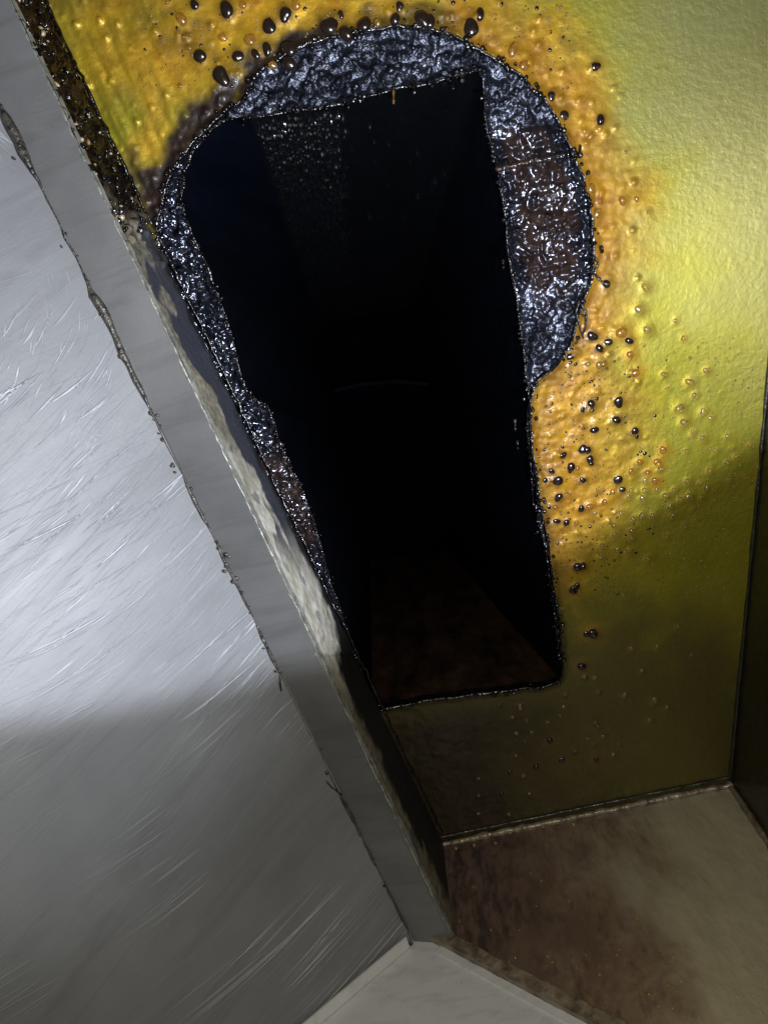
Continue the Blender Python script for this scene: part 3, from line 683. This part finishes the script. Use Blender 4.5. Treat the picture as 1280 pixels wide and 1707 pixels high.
for i in range(150):
    k = rng.integers(n)
    if rng.random() > (1.1-pq[k, 1]/1500): continue
    r = rng.uniform(.0006, .0018); B.add(Q[k]+pdir_n*rng.normal(.001, .002)+pn*.0015, r, rng.uniform(.8, 1.6), rng.uniform(.8, 1.6), .8)
place(B.build('joint_dirt', M_DIRT, plate, True))
# larger crumbs and hanging bits on the joint
def onplate(a, b, off=.001): return onplane(a, b, A0+pn*off, pn)
for (a, b, r) in ((378, 925, 5.5), (392, 964, 4.5), (288, 776, 3.2), (292, 788, 2.6), (318, 815, 3.4), (24, 265, 3.2), (176, 345, 4.5), (180, 352, 3), (371, 912, 3.4), (385, 938, 3)):
    B = Beads(); p = onplate(a, b); w = (p-CAM)@FW
    for k in range(5): B.add(p+rng.normal(0, r*w/F*.4, 3)*[1, 1, .3], r*w/F*rng.uniform(.5, .9), rng.uniform(.7, 1.3), 1, .8)
    place(B.build('crumb', M_DIRT, plate))
for pts in ([(462, 1110), (469, 1122), (467, 1138), (469, 1152)], [(458, 1120), (470, 1120)], [(544, 1302), (552, 1312), (570, 1325)]):
    B = Beads(); P = [onplate(a, b, .003) for a, b in pts]; B.tube(P, .0009); place(B.build('hanging_fibre', M_DIRT, plate))
# folded lower rim of the plate where it meets the end panel
box_along(A1+pdir_n*.008+pn*.0005+enrm*.008, A2+pn*.0005+enrm*.008, pn, .013, .002, 'folded_rim', M_GUS, plate)

# ------------------------------------------------------------ end panel: brown greasy upper part, clean grey lower part
endp = thing('end_panel', 'brown greasy end panel under the yellow ceiling at the lower right', 'end panel', tuple(onend(1000, 1500)))
upv = np.array([0, 0, 1.])
Lh = 1.0
a0 = e0-edir*.12; a1 = e1+edir*.01
dn = np.array([0, 0, -.62])
# border between the brown part and the grey part
k0 = onend(760, 1575); k1 = onend(1012, 1707); kd_ = (k1-k0)/np.linalg.norm(k1-k0)
P, uu, vv = patch(a0+[0, 0, .004], a1+[0, 0, .004], a1+dn, a0+dn, 300, 260)
sd = np.cross(kd_, enrm); sd /= np.linalg.norm(sd)
if sd[2] < 0: sd = -sd
dk_ = (P-k0)@sd
q = proj(P)
wet_e = np.clip(sstep(1000, 780, q[:, 0]+(fbm(uu, vv, .08, 400)-.5)*260)*sstep(1700, 1560, q[:, 1])+sstep(880, 760, q[:, 0])*.5, 0, 1)
clean = np.clip(sstep(930, 1150, q[:, 0]+(fbm(uu, vv, .1, 410)-.5)*260-.25*(q[:, 1]-1350)), 0, 1)
# keep only the upper side of the border for the brown sheet
Fg = gridfaces(300, 260); kf = dk_[Fg].min(1) > -.004
h = (fbm(uu*.9, vv*.62, .01, 420, 3)-.5)*.0025*(1-clean*.7)
P2 = P+enrm*(h[:, None])
def compact(P, Fg, at):
    u_ = np.unique(Fg); idx = np.full(len(P), -1); idx[u_] = np.arange(len(u_)); return P[u_], idx[Fg], {k: a[u_] for k, a in at.items()}
Pb, Fb, at = compact(P2, Fg[kf], {'wet': wet_e, 'clean': clean})
place(mesh_obj('brown_sheet', Pb, orient(Pb, Fb, CAM), M_BROWN, endp, attrs=at))
# sealant bead between ceiling and end panel, and down the right corner
def bead(p, q_, r, name, mat, parent, n=150, amp=.5, seed=1, push=None):
    B = Beads(); t = np.linspace(0, 1, n)[:, None]; s = np.arange(n)*1.
    Q = p*(1-t)+q_*t+(push if push is not None else 0)+np.c_[np.zeros(n), np.zeros(n), (fbm(s, s*0, 8, seed)-.5)*r*.8]
    B.tube(Q, r*(1+amp*2*(fbm(s, s*0, 5, seed+1)-.5)), 8); return place(B.build(name, mat, parent))
bead(e0-edir*.05, e1, .0042, 'sealant_bead', M_BEAD, endp, 240, .6, 31, enrm*.002-upv*.003)
bead(e0-edir*.05+enrm*.012, e1+enrm*.012, .0022, 'sealant_bead', M_RIGHT, endp, 240, .6, 35, -upv*.001)
bead(e1, e1+dn*.6, .0035, 'sealant_bead', M_BEAD, endp, 150, .5, 37, enrm*.002-edir*.002)
B = Beads()
for (a, b) in ((816, 1391), (832, 1391), (850, 1388), (862, 1386), (826, 1405), (770, 1402), (760, 1414), (905, 1378), (955, 1374), (790, 1409)):
    p = onend(a, b, .006); B.add(p, .0022*rng.uniform(.6, 1))
for i in range(120):
    a = rng.uniform(760, 1180); b = 1600+rng.uniform(-170, 110)
    if rng.random() < .5: a = rng.uniform(780, 960); b = 1590+(a-780)*.62+rng.uniform(-14, 14)
    B.add(onend(a, b, .002), rng.uniform(.0005, .0012))
place(B.build('grease_specks', M_DY, endp, True))
# ledge trim along the border
tr = box_along(k0-kd_*.03+sd*-.004, k1+kd_*.3+sd*-.004, enrm, .014, .010, 'ledge_trim', M_BEAD, endp, 60, .0012)

# grey lower plate of the same end
grey = thing('lower_end_plate', 'pale grey triangular steel plate at the bottom below the channel end', 'end plate', tuple(onend(700, 1680)))
kf = (dk_[Fg].max(1) < -.002)
Pg, Fb, _ = compact(P+enrm*.001, Fg[kf], {})
place(mesh_obj('grey_sheet', Pg, orient(Pg, Fb, CAM), M_GUS, grey))
box_along(k0-kd_*.012-sd*.015+enrm*.001, k1+kd_*.3-sd*.015+enrm*.001, enrm, .008, .0022, 'folded_edge', M_GUS, grey)

# ------------------------------------------------------------ right side panel
side_p = thing('side_panel', 'dark side panel meeting the yellow ceiling at the right edge', 'side panel', tuple(r1))
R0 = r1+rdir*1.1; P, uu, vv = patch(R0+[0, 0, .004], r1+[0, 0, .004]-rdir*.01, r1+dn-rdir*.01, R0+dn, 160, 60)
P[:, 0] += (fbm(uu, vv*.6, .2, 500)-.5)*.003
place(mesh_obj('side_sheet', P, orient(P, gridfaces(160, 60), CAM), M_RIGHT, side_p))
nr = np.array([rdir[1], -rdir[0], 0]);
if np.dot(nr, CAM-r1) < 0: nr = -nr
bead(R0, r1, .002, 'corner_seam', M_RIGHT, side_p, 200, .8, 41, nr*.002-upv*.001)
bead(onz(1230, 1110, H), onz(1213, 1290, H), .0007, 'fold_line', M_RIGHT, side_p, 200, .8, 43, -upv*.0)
